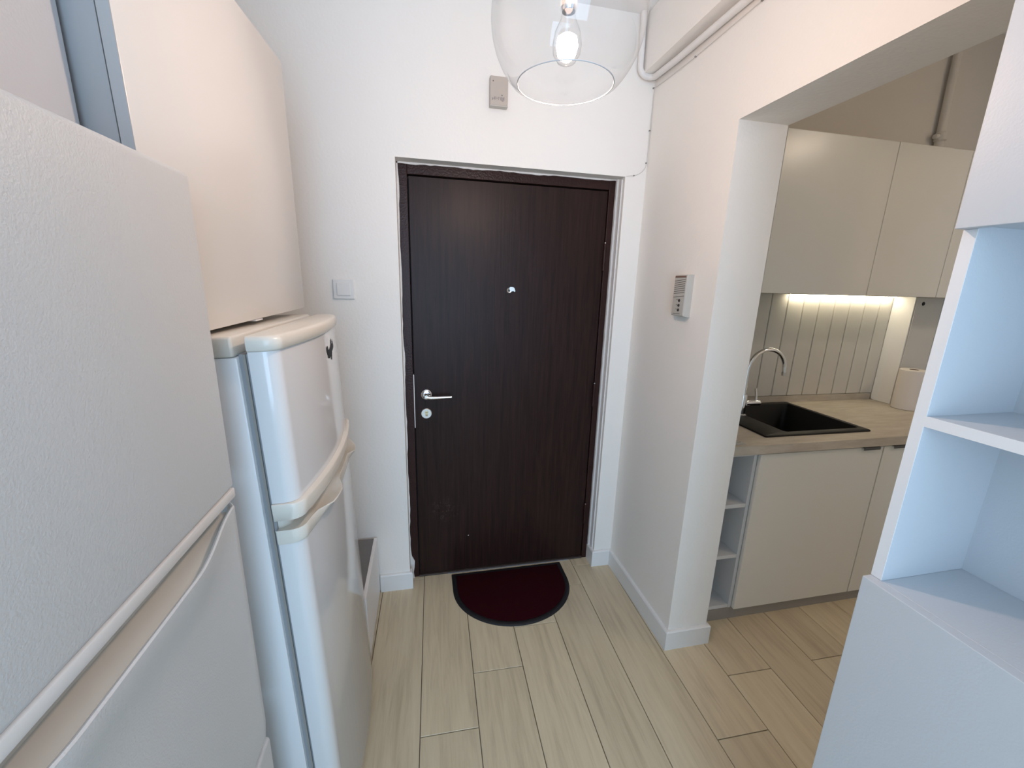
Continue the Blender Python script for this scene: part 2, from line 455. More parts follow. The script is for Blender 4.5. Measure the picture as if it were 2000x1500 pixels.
# lever handle
hx, hz = .105, 1.030
bm = bmesh.new(); lathe(bm, [(0.0, 0), (.0255, 0), (.0255, -.006), (.022, -.009), (.012, -.010), (0, -.010)], (hx, yf-.0005, hz), 32, 'Y')
hd = L.part('handle', bm, 'chrome', smooth=True)
bm = bmesh.new()
lathe(bm, [(.0001, -.009), (.0105, -.009), (.0105, -.045), (.0085, -.050), (.0001, -.050)], (hx, yf-.0005, hz), 24, 'Y')
pts = [(hx+.002, yf-.046, hz-.004), (hx+.02, yf-.048, hz-.006), (hx+.05, yf-.049, hz-.006), (hx+.09, yf-.049, hz-.005), (hx+.120, yf-.049, hz-.0045)]
tube(bm, pts, [.0085, .0085, .0078, .0066, .0055], 16)
L.part('lever', bm, 'chrome', hd, smooth=True)
# key lock
lx, lz = .103, .932
bm = bmesh.new(); lathe(bm, [(0, 0), (.0265, 0), (.0265, -.004), (.024, -.006), (0, -.006)], (lx, yf-.0005, lz), 32, 'Y')
lk = L.part('lock_rosette', bm, 'satin_steel', smooth=True)
bm = bmesh.new()
lathe(bm, [(0, -.0055), (.0085, -.0055), (.0085, -.009), (0, -.009)], (lx+.001, yf-.0005, lz+.006), 20, 'Y')
box(bm, lx-.004, lx+.006, yf-.0088, yf-.006, lz-.012, lz+.004, bev=.0015)
L.part('lock_cylinder', bm, 'brass', lk, smooth=True)
L.part('keyhole', B((lx-.005, lx+.007, yf-.0101, yf-.0094, lz+.0055, lz+.0072)), 'black_print', lk)
for sx in (-.019, .019):
    bm = bmesh.new(); lathe(bm, [(0, -.0062), (.0032, -.0062), (.0028, -.0072), (0, -.0072)], (lx+sx, yf-.0005, lz), 12, 'Y')
    L.part('screw', bm, 'satin_steel', lk, smooth=True)
# peephole with swung cover flap
bm = bmesh.new(); lathe(bm, [(.006, 0), (.0125, 0), (.0125, -.003), (.0105, -.005), (.006, -.004)], (.508, yf-.0005, 1.538), 24, 'Y')
ph = L.part('peephole', bm, 'satin_steel', smooth=True)
bm = bmesh.new()
poly = [(.507, 1.5515), (.513, 1.5555), (.524, 1.555), (.532, 1.550), (.5365, 1.536), (.534, 1.532), (.528, 1.5355), (.520, 1.5345), (.512, 1.535), (.508, 1.542)]
a = [bm.verts.new((x, yf-.006, z)) for x, z in poly]; c = [bm.verts.new((x, yf-.009, z)) for x, z in poly]
bm.faces.new(a); bm.faces.new(list(reversed(c)))
for i in range(len(poly)): bm.faces.new((a[i], c[i], c[(i+1) % len(poly)], a[(i+1) % len(poly)]))
L.part('peephole_flap', bm, 'satin_steel', ph)
bm = bmesh.new(); lathe(bm, [(0, -.001), (.0062, -.001), (.0055, -.0025), (0, -.003)], (.508, yf-.0005, 1.538), 16, 'Y')
L.part('lens', bm, 'black_print', ph, smooth=True)
# hinges
for z0, z1 in ((1.645, 1.775), (.94, 1.065), (.235, .355)):
    bm = bmesh.new()
    lathe(bm, [(.0001, 0), (.0065, 0), (.0065, z1-z0), (.0001, z1-z0)], (ix1-.002, D-.004, z0), 14, 'Z')
    hg = L.part('hinge', bm, 'hammered_brown', smooth=True)
    bm = bmesh.new(); lathe(bm, [(.0001, 0), (.004, 0), (.004, .004), (.0001, .006)], (ix1-.002, D-.004, z1), 12, 'Z')
    L.part('hinge_pin', bm, 'satin_steel', hg, smooth=True)
# small bright chip in the film low on the leaf
bm = bmesh.new(); lathe(bm, [(0, 0), (.0028, 0), (.002, -.0008), (0, -.001)], (.313, yf-.0003, .222), 10, 'Y')
L.part('paint_chip', bm, 'white_plastic', smooth=True)

# ------------------------------------------------------------------ doormat
mt = thing('doormat', 'half-round dark red doormat with black rubber rim at the door', 'doormat', (.530, .055, 0))
L = Local(mt)
def matplan(inset):
    cx, y0, w, d = .530, .052-inset, .312-inset, .407-2*inset
    pts = [(cx-w, y0), ]
    st = .13
    pts += [(cx-w, y0-(st-inset)*.5)]
    for i in range(33):
        a = math.pi+math.pi*i/32
        pts.append((cx+w*math.cos(a), y0-(st-inset)+(d-(st-inset))*math.sin(a)))
    pts += [(cx+w, y0-(st-inset)*.5), (cx+w, y0)]
    return pts
bm = bmesh.new()
rings = [[(x, y, z) for x, y in matplan(i)] for i, z in ((0, .0005), (0, .003), (.004, .0075), (.019, .0085), (.023, .0065))]
loft(bm, rings)
L.part('rubber_rim', bm, 'rubber_black', smooth=True, sharp=50)
bm = bmesh.new(); loft(bm, [[(x, y, z) for x, y in matplan(i)] for i, z in ((.024, .006), (.024, .0098), (.027, .011))])
L.part('pile', bm, 'mat_pile', smooth=True)

# ------------------------------------------------------------------ wall devices
sw = thing('light_switch', 'white square light switch on the wall left of the door', 'switch', (-.231, -.0004, 1.487))
L = Local(sw)
L.part('switch_frame', B((-.274, -.188, -.0095, -.0004, 1.487, 1.570), bev=.003), 'white_plastic')
L.part('rocker', B((-.2585, -.2035, -.0140, -.0098, 1.502, 1.5545), bev=.002), 'white_plastic')

al_ = thing('chime_box', 'small beige plastic chime box on the wall above the door', 'chime box', (.424, -.0004, 2.283))
L = Local(al_)
L.part('housing', B((.387, .461, -.030, -.0004, 2.283, 2.388), bev=.003), 'beige_plastic')
L.part('base_lip', B((.3865, .4615, -.0315, -.004, 2.2788, 2.2828), bev=.001), 'grey_plastic')
bm = bmesh.new(); lathe(bm, [(0, -.0302), (.0025, -.0302), (.0018, -.0318), (0, -.0318)], (.399, 0, 2.369), 10, 'Y')
L.part('indicator', bm, 'label_brown', smooth=True)
# illegible row of lettering at the bottom of the housing
bm = bmesh.new()
xx = .396
for i, (wd_, z0, z1) in enumerate(((.0025, 0, .008), (.0018, .003, .009), (.0022, .002, .013), (.0018, .002, .013), (.004, .007, .009), (.0018, .002, .013), (.003, .009, .011), (.0018, .001, .012), (.0022, -.002, .013), (.0028, -.003, .012), (.002, .002, .014))):
    box(bm, xx, xx+wd_, -.0308, -.0301, 2.300+z0, 2.300+z1); xx += wd_+.0024
box(bm, .433, .439, -.0308, -.0301, 2.318, 2.322)
L.part('lettering', bm, 'ink_grey')

ic = thing('intercom', 'grey door intercom handset box with slanted speaker grooves', 'intercom', (XC-.0004, -.42, 1.462))
L = Local(ic)
bm = bmesh.new()
# wedge-sided housing: wide at the wall, narrower at the face
y0, y1, z0, z1 = -.456, -.3755, 1.461, 1.622
loft(bm, [[(XC-.0004, y0-.001, z0-.002), (XC-.0004, y1+.003, z0-.002), (XC-.0004, y1+.003, z1+.001), (XC-.0004, y0-.001, z1+.001)],
          [(XC-.012, y0-.001, z0-.002), (XC-.012, y1+.003, z0-.002), (XC-.012, y1+.003, z1+.001), (XC-.012, y0-.001, z1+.001)],
          [(XC-.028, y0, z0+.002), (XC-.028, y1, z0+.002), (XC-.028, y1, z1), (XC-.028, y0, z1)],
          [(XC-.030, y0+.002, z0+.004), (XC-.030, y1-.002, z0+.004), (XC-.030, y1-.002, z1-.002), (XC-.030, y0+.002, z1-.002)]])
L.part('housing', bm, 'grey_plastic')
xf = XC-.030
L.part('face_plate', B((xf-.0012, xf-.0002, y0+.004, y1-.003, z0+.006, z1-.012)), 'grey_plastic')
L.part('name_label', B((xf-.0016, xf-.0002, y0+.006, y1-.004, z1-.010, z1-.004)), 'label_brown')
for i in range(8):
    zc = 1.601-.0082*i-(.006 if i == 7 else 0)
    bm = bmesh.new()
    p0, p1 = (y1-.006, zc-.003), (y0+.006, zc+.004)
    q = []
    for xx in (xf-.0020, xf-.0011):
        q += [bm.verts.new((xx, p0[0], p0[1]-.001)), bm.verts.new((xx, p1[0], p1[1]-.001)), bm.verts.new((xx, p1[0], p1[1]+.001)), bm.verts.new((xx, p0[0], p0[1]+.001))]
    for f_ in ((0, 1, 2, 3), (7, 6, 5, 4), (0, 4, 5, 1), (1, 5, 6, 2), (2, 6, 7, 3), (3, 7, 4, 0)): bm.faces.new([q[k] for k in f_])
    L.part('speaker_groove', bm, 'groove_dark')
for zc in (1.523, 1.504, 1.486):
    bm = bmesh.new(); lathe(bm, [(.0001, -.0010), (.0058, -.0010), (.005, -.0042), (.0001, -.0045)], (xf, -.424, zc), 16, 'X')
    L.part('button', bm, 'button_dark', smooth=True)
    L.part('button_mark', B((xf-.0016, xf-.001, -.412, -.404, zc+.002, zc+.004)), 'groove_dark')
L.part('bottom_label', B((xf-.0018, xf-.001, -.436, -.390, 1.4705, 1.4725)), 'groove_dark')

# heating pipe: down the corner and away along the right wall
bm = bmesh.new()
pts = [(1.040, -.019, HC-.001), (1.043, -.019, 2.60), (1.045, -.019, 2.50)]
for i in range(1, 9):
    a = math.pi/2*i/8
    pts.append((1.045+.035*(1-math.cos(a)), -.019, 2.50-.035*math.sin(a)))
for i in range(1, 7):
    a = math.pi/2*i/6
    pts.append((1.080+.026*math.sin(a), -.019-.026*(1-math.cos(a)), 2.465-.006*i/6))
pts += [(1.107, -.20, 2.452), (1.108, -.60, 2.447), (1.108, -1.2, 2.447), (1.108, -2.3, 2.447)]
tube(bm, pts, .0125, 16)
tag(obj('heating_pipe', bm, 'pipe_paint', smooth=True), 'white painted heating pipe bending along the wall under the beam', 'pipe')

# thin alarm wire with clips
wr_ = thing('wall_wire', 'thin wire clipped along the corner down to the door frame', 'wire', (XC-.004, -.004, 2.1))
L = Local(wr_)
bm = bmesh.new()
wp = [(XC-.0035, -1.9, 2.408), (XC-.0035, -.95, 2.420), (XC-.0035, -.62, 2.424), (XC-.0035, -.30, 2.420), (XC-.0035, -.10, 2.425), (XC-.004, -.010, 2.43), (XC-.004, -.0045, 2.40), (XC-.0045, -.0035, 2.25), (XC-.005, -.0035, 2.13)]
for i in range(1, 9):
    a = math.pi/2*i/8
    wp.append((XC-.005-.075*(1-math.cos(a)), -.0035, 2.13-.060*math.sin(a)))
wp += [(1.03, -.0035, 2.066)]
tube(bm, wp, .0013, 8)
L.part('cable', bm, 'wire_grey', smooth=True)
for p in ((XC-.004, -.30, 2.420, 'r'), (XC-.004, -.62, 2.424, 'r'), (XC-.006, -.004, 2.432, 'b'), (XC-.006, -.004, 2.262, 'b'), (XC-.008, -.004, 2.128, 'b'), (1.066, -.004, 2.071, 'b')):
    s = .0032
    L.part('clip', B((p[0]-s, p[0]+min(s, XC-.0006-p[0]), p[1]-.0035, p[1]+.0036 if p[3] == 'b' else p[1]+.0035, p[2]-.0022, p[2]+.0022), bev=.0008), 'clip_grey')

# ------------------------------------------------------------------ pendant lamp
px_, py_ = .403, -.975
pd = thing('pendant_lamp', 'clear glass globe pendant lamp with a lit bulb', 'lamp', (px_, py_, HC))
L = Local(pd)
gz, gr, rimz, rimr = 2.092, .157, 1.978, .1005
prof = []
amin = math.asin((rimz-gz)/gr)
for i in range(41):
    a = amin+(math.radians(78)-amin)*i/40
    prof.append((gr*math.cos(a)*(1.0), gz+gr*math.sin(a)))
prof[0] = (rimr, rimz)
bm = bmesh.new(); lathe(bm, prof, (px_, py_, 0), 72)
L.part('glass_shade', bm, 'clear_glass', smooth=True)
# the fire-polished lip of the shade
bm = bmesh.new()
tube_pts = [(px_+rimr*math.cos(2*math.pi*k/72), py_+rimr*math.sin(2*math.pi*k/72), rimz) for k in range(72)]
R_ = []
for k in range(72):
    a = 2*math.pi*k/72
    R_.append([(px_+(rimr+.0011*math.cos(t))*math.cos(a), py_+(rimr+.0011*math.cos(t))*math.sin(a), rimz+.0011*math.sin(t)) for t in [2*math.pi*j/8 for j in range(8)]])
loft(bm, R_+[R_[0]], True, False); bmesh.ops.remove_doubles(bm, verts=bm.verts, dist=1e-6)
L.part('shade_lip', bm, 'glass_lip', smooth=True)
top = gz+gr*math.sin(math.radians(78))
bm = bmesh.new(); lathe(bm, [(.0001, .030), (.012, .030), (.036, .012), (.036, -.004), (.0001, -.004)], (px_, py_, top), 32)
L.part('shade_holder', bm, 'chrome', smooth=True)
bm = bmesh.new(); lathe(bm, [(.0001, 0), (.0165, 0), (.0165, -.129), (.0135, -.134), (.0001, -.134)], (px_, py_, top-.004), 24)
L.part('bulb_socket', bm, 'chrome', smooth=True)
bm = bmesh.new(); tube(bm, [(px_, py_, top+.03), (px_, py_, HC-.03)], .0035, 10)
L.part('cord', bm, 'white_plastic', smooth=True)
bm = bmesh.new(); lathe(bm, [(.0001, -.03), (.02, -.03), (.05, -.018), (.05, -.0005), (.0001, -.0005)], (px_, py_, HC), 32)
L.part('ceiling_rose', bm, 'chrome', smooth=True)
# bulb: glass envelope with a glowing core
bz = top-.138
bm = bmesh.new(); lathe(bm, [(.0130, 0), (.0150, -.012), (.026, -.035), (.030, -.058), (.028, -.074), (.018, -.089), (.006, -.0945), (.0001, -.095)], (px_, py_, bz), 32)
bulb = L.part('bulb', bm, 'clear_glass', smooth=True)
bm = bmesh.new(); lathe(bm, [(.0001, -.040), (.013, -.041), (.0200, -.046), (.0225, -.060), (.0180, -.077), (.0001, -.088)], (px_, py_, bz), 24)
L.part('glowing_core', bm, 'bulb_glow', bulb, smooth=True)

# ------------------------------------------------------------------ tall refrigerator (left foreground)
YF1, YN1, XF1 = -1.136, -1.74, -.249
tf = thing('refrigerator', 'tall white refrigerator with textured doors and a curved grip lip', 'refrigerator', (-.56, (YF1+YN1)/2, 0))
L = Local(tf)
L.part('body', B((-.875, XF1-.062, YN1+.002, YF1-.002, .03, 1.715), bev=.004), 'textured_steel')
L.part('plinth', B((-.86, XF1-.09, YN1+.02, YF1-.02, .0005, .03)), 'gasket_grey')
L.part('gasket', B((XF1-.0615, XF1-.052, YN1+.012, YF1-.012, .05, 1.70)), 'gasket_grey')
ud = L.part('upper_door', B((XF1-.0515, XF1, YN1, YF1, 1.190, 1.7225), bev=.009, seg=4), 'textured_steel', smooth=True)
L.part('door_trim', B((XF1-.050, XF1+.0004, YN1+.001, YF1-.001, 1.171, 1.1895), bev=.003), 'white_plastic', ud, smooth=True)
# middle door with bulging lip
def bulge(y):
    d = min(y-YN1, YF1-y)
    return sstep(d/.20)
ZL = 1.160
def lip_z(y): return ZL-.004-.014*bulge(y)
NY, NZ = 48, 26
bm = bmesh.new()
cols = []
for j in range(NY+1):
    y = YN1+(YF1-YN1)*j/NY
    zt = lip_z(y); col = []
    edge = min(y-YN1, YF1-y); rnd = .009*(1-math.sqrt(max(0, 1-(1-min(1, edge/.009))**2))) if edge < .009 else 0
    for i in range(NZ+1):
        t = i/NZ
        z = .607+(zt-.607)*(1-(1-t)**2.2)
        x = XF1-rnd+.024*bulge(y)*math.exp(-((zt-z)/.065)**2)
        if i == 0: x -= .004
        col.append((x, y, z))
    xl = col[-1][0]
    col.append((xl-.0025, y, zt+.002)); col.append((xl-.006, y, zt))         # rounded lip edge
    cols.append(col)
vv = [[bm.verts.new(p) for p in c_] for c_ in cols]
for j in range(NY):
    for i in range(len(cols[0])-1):
        bm.faces.new((vv[j][i], vv[j+1][i], vv[j+1][i+1], vv[j][i+1]))
# sides, back and bottom of the door slab
back = [[bm.verts.new((XF1-.0515, c_[0][1], .607)), bm.verts.new((XF1-.0515, c_[0][1], ZL-.05))] for c_ in cols]
for j in range(NY):
    bm.faces.new((back[j][0], vv[j][0], vv[j+1][0], back[j+1][0]))
    bm.faces.new((back[j][0], back[j+1][0], back[j+1][1], back[j][1]))
for j in (0, NY):
    bm.faces.new([back[j][0]]+[vv[j][i] for i in range(len(cols[0]))]+[back[j][1]])
md = L.part('middle_door', bm, 'textured_steel', smooth=True, sharp=50)
bm = bmesh.new()
rows = []
for c_ in cols:
    x, y, z = c_[-1]
    rows.append([(x-.0002, y, z), (x-.005, y, z-.016), (XF1-.040, y, z-.019), (XF1-.0445, y, z-.012), (XF1-.046, y, 1.170)])
vv = [[bm.verts.new(p) for p in r_] for r_ in rows]
for j in range(NY):
    for i in range(4): bm.faces.new((vv[j][i], vv[j][i+1], vv[j+1][i+1], vv[j+1][i]))
L.part('grip_pocket', bm, 'cream_plastic', md)
L.part('lower_door', B((XF1-.0515, XF1-.001, YN1, YF1, .045, .592), bev=.007, seg=3), 'textured_steel', smooth=True)

# ------------------------------------------------------------------ smaller two-door refrigerator
YF2, YN2 = -.452, -1.032
yc2, hw = (YF2+YN2)/2, (YF2-YN2)/2
t2 = thing('refrigerator', 'smaller white two-door refrigerator with cream grips and rounded doors', 'refrigerator', (-.480, yc2, 0), (0, -.034, 0))
O2 = Vector((-.50, yc2, 0))
def P2(name, bm, m, parent=None, smooth=True, sharp=35):
    bmesh.ops.translate(bm, verts=bm.verts, vec=-O2)
    return obj(name, bm, m, parent or t2, smooth, sharp)
XE, BOW = -.158, .030          # door edge and bow of its front (before the backward lean)
def front(y):
    t = (y-yc2)/hw
    return XE+BOW*(1-t*t)
def sec(o=0.0, xb=-.212, r=.030, n=22):
    """plan section of a door, offset outwards by o"""
    ya, yb_ = YN2-o*.5, YF2+o*.5
    pts = [(xb, ya)]
    xe = XE+o
    pts += [(xe-r+r*math.sin(a), ya+r-r*math.cos(a)) for a in [math.pi/2*i/6 for i in range(0, 6)]]
    for i in range(n+1):
        y = ya+r+(yb_-ya-2*r)*i/n
        t = (y-yc2)/hw
        t0 = (ya+r-yc2)/hw
        pts.append((xe+BOW*max(0, (1-t*t)-(1-t0*t0)), y))
    pts += [(xe-r+r*math.cos(a), yb_-r+r*math.sin(a)) for a in [math.pi/2*i/6 for i in range(1, 7)]]
    pts.append((xb, yb_))
    return pts
def door_prism(levels, xb=-.212):
    bm = bmesh.new()
    loft(bm, [[(x, y, z) for x, y in sec(o, xb)] for z, o in levels]); return bm
bd = P2('body', B((-.82, -.232, YN2, YF2, .045, 1.405), bev=.004), 'fridge_side')
for fx in (-.78, -.27):
    for fy in (YN2+.06, YF2-.06):
        bm = bmesh.new(); lathe(bm, [(.0001, .046), (.018, .046), (.018, .012 if fx < -.5 else -.0045), (.0001, .012 if fx < -.5 else -.0045)], (fx, fy, 0.0), 16)
        zz = .0100 if fx < -.5 else -.0072
        for v in bm.verts:
            if v.co.z < .04: v.co.z = zz
        P2('foot', bm, 'gasket_grey')
bm = bmesh.new()
box(bm, -.815, -.236, YN2-.003, YF2+.003, 1.4055, 1.447, bev=.006, seg=3)
P2('top_panel', bm, 'cream_plastic')
P2('gasket', B((-.2315, -.2125, YN2+.010, YF2-.010, .06, 1.41)), 'gasket_grey')
P2('door_liner', B((-.2235, -.2185, YN2+.005, YF2-.005, .06, 1.41)), 'plinth_grey')
d1 = P2('freezer_door', door_prism([(1.083, 0), (1.415, 0)]), 'fridge_enamel')
P2('door_cap', door_prism([(1.4155, .002), (1.419, .007), (1.437, .007), (1.444, .003), (1.4465, -.006)]), 'cream_plastic', d1, sharp=60)
d2 = P2('fridge_door', door_prism([(.055, -.003), (.060, 0), (.982, 0)]), 'fridge_enamel')
# upper grip band
P2('grip_band', door_prism([(1.0405, .000), (1.042, .006), (1.079, .013), (1.0825, .010)]), 'cream_plastic', d1, sharp=60)
# lower grip band with two scooped pockets
def pocket(y):
    a = math.exp(-((y-(-.870))/.070)**4); b_ = math.exp(-((y-(-.548))/.055)**4)
    return max(a, b_)
bm = bmesh.new()
S, B0, I1, I2 = sec(.006), sec(.002), sec(.002), sec(-.030)
rings = []
for k, (x, y) in enumerate(S):
    pk = pocket(y) if x > XE else 0
    zt = 1.018-.008*pk
    o = .022*pk
    b0, i1, i2 = B0[k], I1[k], I2[k]
    mid = (i1[0]*.55+i2[0]*.45, i1[1]*.55+i2[1]*.45)
    rings.append([(b0[0], b0[1], .9825), (x+.002*pk, y, .990), (x+o, y, zt-.003), (x+o-.0015, y, zt), (i1[0]+o, i1[1], zt-.001),
                  (mid[0], mid[1], zt-.003-.024*pk), (i2[0], i2[1], zt-.004-.018*pk), (i2[0], i2[1], 1.0402)])
vv = [[bm.verts.new(p) for p in r_] for r_ in rings]
for k in range(len(vv)-1):
    for i in range(7): bm.faces.new((vv[k][i], vv[k][i+1], vv[k+1][i+1], vv[k+1][i]))
P2('grip_band', bm, 'cream_plastic', d2, sharp=55)
# brand mark: black brush-like squiggle
outl = [(.5, .0), (.44, .10), (.46, .20), (.30, .16), (.14, .22), (.12, .30), (.02, .62), (.06, .74), (.16, .80), (.24, .70), (.22, .60), (.34, .56), (.50, .66), (.56, .72), (.62, .95), (.68, 1.0), (.72, .86), (.70, .74), (.80, .74), (.88, .90), (.92, .74), (.98, .52), (.84, .44), (.66, .36), (.60, .16), (.58, .04)]
def inside(u, v):
    c_ = False
    for a_ in range(len(outl)):
        (x1, y1), (x2, y2) = outl[a_], outl[a_-1]
        if (y1 > v) != (y2 > v) and u < (x2-x1)*(v-y1)/(y2-y1)+x1: c_ = not c_
    return c_
bm = bmesh.new()
G = 26; grid = {}
def gv(i, j):
    if (i, j) not in grid:
        y = -.738+.124*i/G; z = 1.331+.060*j/G
        t0 = (YN2+.03-yc2)/hw; t = (y-yc2)/hw
        grid[(i, j)] = bm.verts.new((XE+BOW*((1-t*t)-(1-t0*t0))+.0008, y, z))
    return grid[(i, j)]
for i in range(G):
    for j in range(G):
        if inside((i+.5)/G, (j+.5)/G): bm.faces.new((gv(i, j), gv(i+1, j), gv(i+1, j+1), gv(i, j+1)))
P2('brand_mark', bm, 'black_print', d1, smooth=False)

# ------------------------------------------------------------------ wall cabinets above the refrigerators
c2 = thing('wall_cabinet', 'white wall cabinet hung above the smaller refrigerator', 'cabinet', (-.286, -.416, 1.474), (.018, 0, -.040))
LW, LH = .716, .703
obj('door', B((-.018, 0, -LW, 0, 0, LH), bev=.0025), 'cabinet_gloss', c2, smooth=True)
obj('body', B((-.60, -.0215, -LW+.003, -.003, .006, LH-.004)), 'cabinet_shade_grey', c2)
obj('baked_light_edge', B((-.0175, -.0006, -LW-.0010, -LW-.0001, .001, LH-.001)), 'edge_shade_grey', c2)  # added strip, shade painted onto the near edge of the door
obj('finger_notch', B((-.016, .0015, -.385, -.345, -.004, -.0005), bev=.001), 'white_edge', c2)
c1 = thing('wall_cabinet', 'white wall cabinet set back above the tall refrigerator', 'cabinet', (-.64, -1.44, 1.738))
L = Local(c1)
L.part('door', B((-.394, -.376, -1.755, -1.143, 1.738, 2.36), bev=.002), 'white_melamine')
L.part('body', B((-.90, -.396, -1.753, -1.145, 1.742, 2.356)), 'cabinet_shade_grey')

# ------------------------------------------------------------------ low shoe cabinet beside the door
sc = thing('shoe_cabinet', 'low white shoe cabinet with grey felt top beside the door', 'cabinet', (-.36, -.2, 0))
L = Local(sc)
L.part('body', B((-.56, -.168, -.425, -.0162, .012, .306)), 'white_melamine')
L.part('front_panel', B((-.1675, -.152, -.43, -.0165, .010, .322), bev=.0015), 'white_edge')
L.part('end_panel', B((-.56, -.168, -.4165, -.0162, .3065, .310)), 'white_edge')
L.part('felt_top', B((-.56, -.1685, -.425, -.0165, .3105, .3185), bev=.001), 'grey_felt')
for fx in (-.52, -.20):
    for fy in (-.39, -.06): L.part('foot', B((fx-.02, fx+.02, fy-.02, fy+.02, .0005, .0118)), 'white_edge')

# ------------------------------------------------------------------ bookcase on the right
BX, BY, BT = .925, -1.403, .018
bk = thing('bookcase', 'white shelf unit with open niches between two closed fronts', 'bookcase', (1.02, -1.75, 0))
L = Local(bk)
BN = -2.10
L.part('side_panel', B((BX, XC-.0012, BY-BT, BY, .0005, 2.30), bev=.0008, seg=1), 'white_melamine')
L.part('side_panel', B((BX, XC-.0012, BN, BN+BT, .0005, 2.30), bev=.0008, seg=1), 'white_melamine')
L.part('back_panel', B((XC-.006, XC-.0012, BN+BT, BY-BT, .05, 2.28)), 'white_melamine')
L.part('shelf', B((BX+.0005, XC-.006, BN+BT, BY-BT, 1.353, 1.371), bev=.0008, seg=1), 'white_melamine')
L.part('shelf', B((BX+.0005, XC-.006, BN+BT, BY-BT, 1.031, 1.049), bev=.0008, seg=1), 'white_melamine')
L.part('shelf', B((BX+.0005, XC-.006, BN+BT, BY-BT, 1.672, 1.690), bev=.0008, seg=1), 'white_melamine')
L.part('top_panel', B((BX+.0005, XC-.006, BN+BT, BY-BT, 2.282, 2.30), bev=.0008, seg=1), 'white_melamine')
L.part('bottom_panel', B((BX+.0005, XC-.006, BN+BT, BY-BT, .06, .078), bev=.0008, seg=1), 'white_melamine')
L.part('lower_front', B((BX-.0205, BX-.0004, BN, BY, .06, 1.0495), bev=.0012), 'white_melamine')
L.part('upper_front', B((BX-.0205, BX-.0004, BN, BY, 1.669, 2.30), bev=.0012), 'white_melamine')
for (y0_, y1_, z0_, z1_) in ((BY-BT, BY, 1.050, 1.6685), (BN, BN+BT, 1.050, 1.6685), (BN+BT, BY-BT, 1.353, 1.371)):
    L.part('baked_light_edge', B((BX-.0009, BX+.0002, y0_, y1_, z0_, z1_)), 'white_edge')  # added whiter strips: lamplight on the front edges is painted in
L.part('plinth', B((BX+.015, BX+.031, BN+BT, BY-BT, .0005, .0595)), 'white_melamine')

# ------------------------------------------------------------------ kitchen
KL = XC+TK+.0012
# plinth and base units
YD = -.508
tag(obj('plinth_board', B((XC+TK+.018, 3.0, -.490, -.474, .0006, .064)), 'plinth_grey'), 'grey-brown plinth board under the kitchen base cabinets', 'plinth')
su = thing('open_shelf_unit', 'narrow open kitchen shelf unit beside the wall end', 'shelf unit', (1.43, -.2, .066))
L = Local(su)
zb, zt = .066, .876
L.part('side_panel', B((KL, KL+.016, -.492, .07, zb, zt), bev=.0006, seg=1), 'kitchen_carcass')
L.part('side_panel', B((1.516, 1.532, -.492, .07, zb, zt), bev=.0006, seg=1), 'kitchen_carcass')
L.part('back_panel', B((KL+.016, 1.516, -.19, -.186, zb, zt)), 'kitchen_carcass')
for z0 in (.066, .344, .608):
    L.part('shelf', B((KL+.016, 1.516, -.490, -.19, z0, z0+.018), bev=.0006, seg=1), 'kitchen_carcass')
L.part('top_rail', B((KL+.016, 1.516, -.490, -.19, .860, zt), bev=.0006, seg=1), 'kitchen_carcass')
def base_unit(name, label, x0, x1, hx0, hx1, sink=False):
    t = thing(name, label, 'cabinet', ((x0+x1)/2, -.2, .066))
    L = Local(t)
    if sink:
        L.part('side_panel', B((x0, x0+.016, -.488, .07, .066, .876)), 'kitchen_carcass')
        L.part('side_panel', B((x1-.016, x1, -.488, .07, .066, .876)), 'kitchen_carcass')
        L.part('bottom_panel', B((x0+.016, x1-.016, -.488, .07, .066, .082)), 'kitchen_carcass')
    else:
        L.part('body', B((x0, x1, -.488, .07, .066, .876)), 'kitchen_carcass')
    d_ = L.part('door', B((x0+.002, x1-.0015, YD, -.4895, .066, .872), bev=.0015), 'kitchen_front')
    bm = bmesh.new()
    box(bm, hx0, hx1, YD-.012, YD+.010, .8725, .8750, bev=.0006, seg=1)
    box(bm, hx0, hx1, YD-.012, YD-.0095, .862, .8725, bev=.0006, seg=1)
    L.part('edge_pull', bm, 'dark_handle', d_)
base_unit('sink_cabinet', 'grey-white kitchen base cabinet with one wide door under the sink', 1.5335, 2.214, 2.085, 2.180, True)
base_unit('base_cabinet', 'grey-white kitchen base cabinet at the far end of the counter', 2.216, 2.85, 2.262, 2.36)
# worktop with sink cut-out
SX0, SX1, SY0, SY1 = 1.613, 2.214, -.438, .058
wt = thing('worktop', 'beige laminate kitchen worktop with upstand strip', 'worktop', (2.1, -.22, .879))
L = Local(wt)
zt0, zt1 = .879, .920
hx0, hx1, hy0, hy1 = SX0+.02, SX1-.02, SY0+.02, SY1-.012
bm = bmesh.new()
for b_ in ((KL, hx0, -.517, YK-.0005), (hx1, XKR-.001, -.517, YK-.0005), (hx0, hx1, -.517, hy0), (hx0, hx1, hy1, YK-.0005)):
    box(bm, b_[0], b_[1], b_[2], b_[3], zt0, zt1)
bmesh.ops.remove_doubles(bm, verts=bm.verts, dist=1e-5)
L.part('slab', bm, 'worktop_laminate')
L.part('front_edging', B((KL, XKR-.001, -.519, -.5172, zt0, zt1-.0005)), 'worktop_laminate')
L.part('upstand', B((KL, 2.856, YK-.020, YK-.0005, zt1+.0003, .961), bev=.001), 'worktop_laminate')
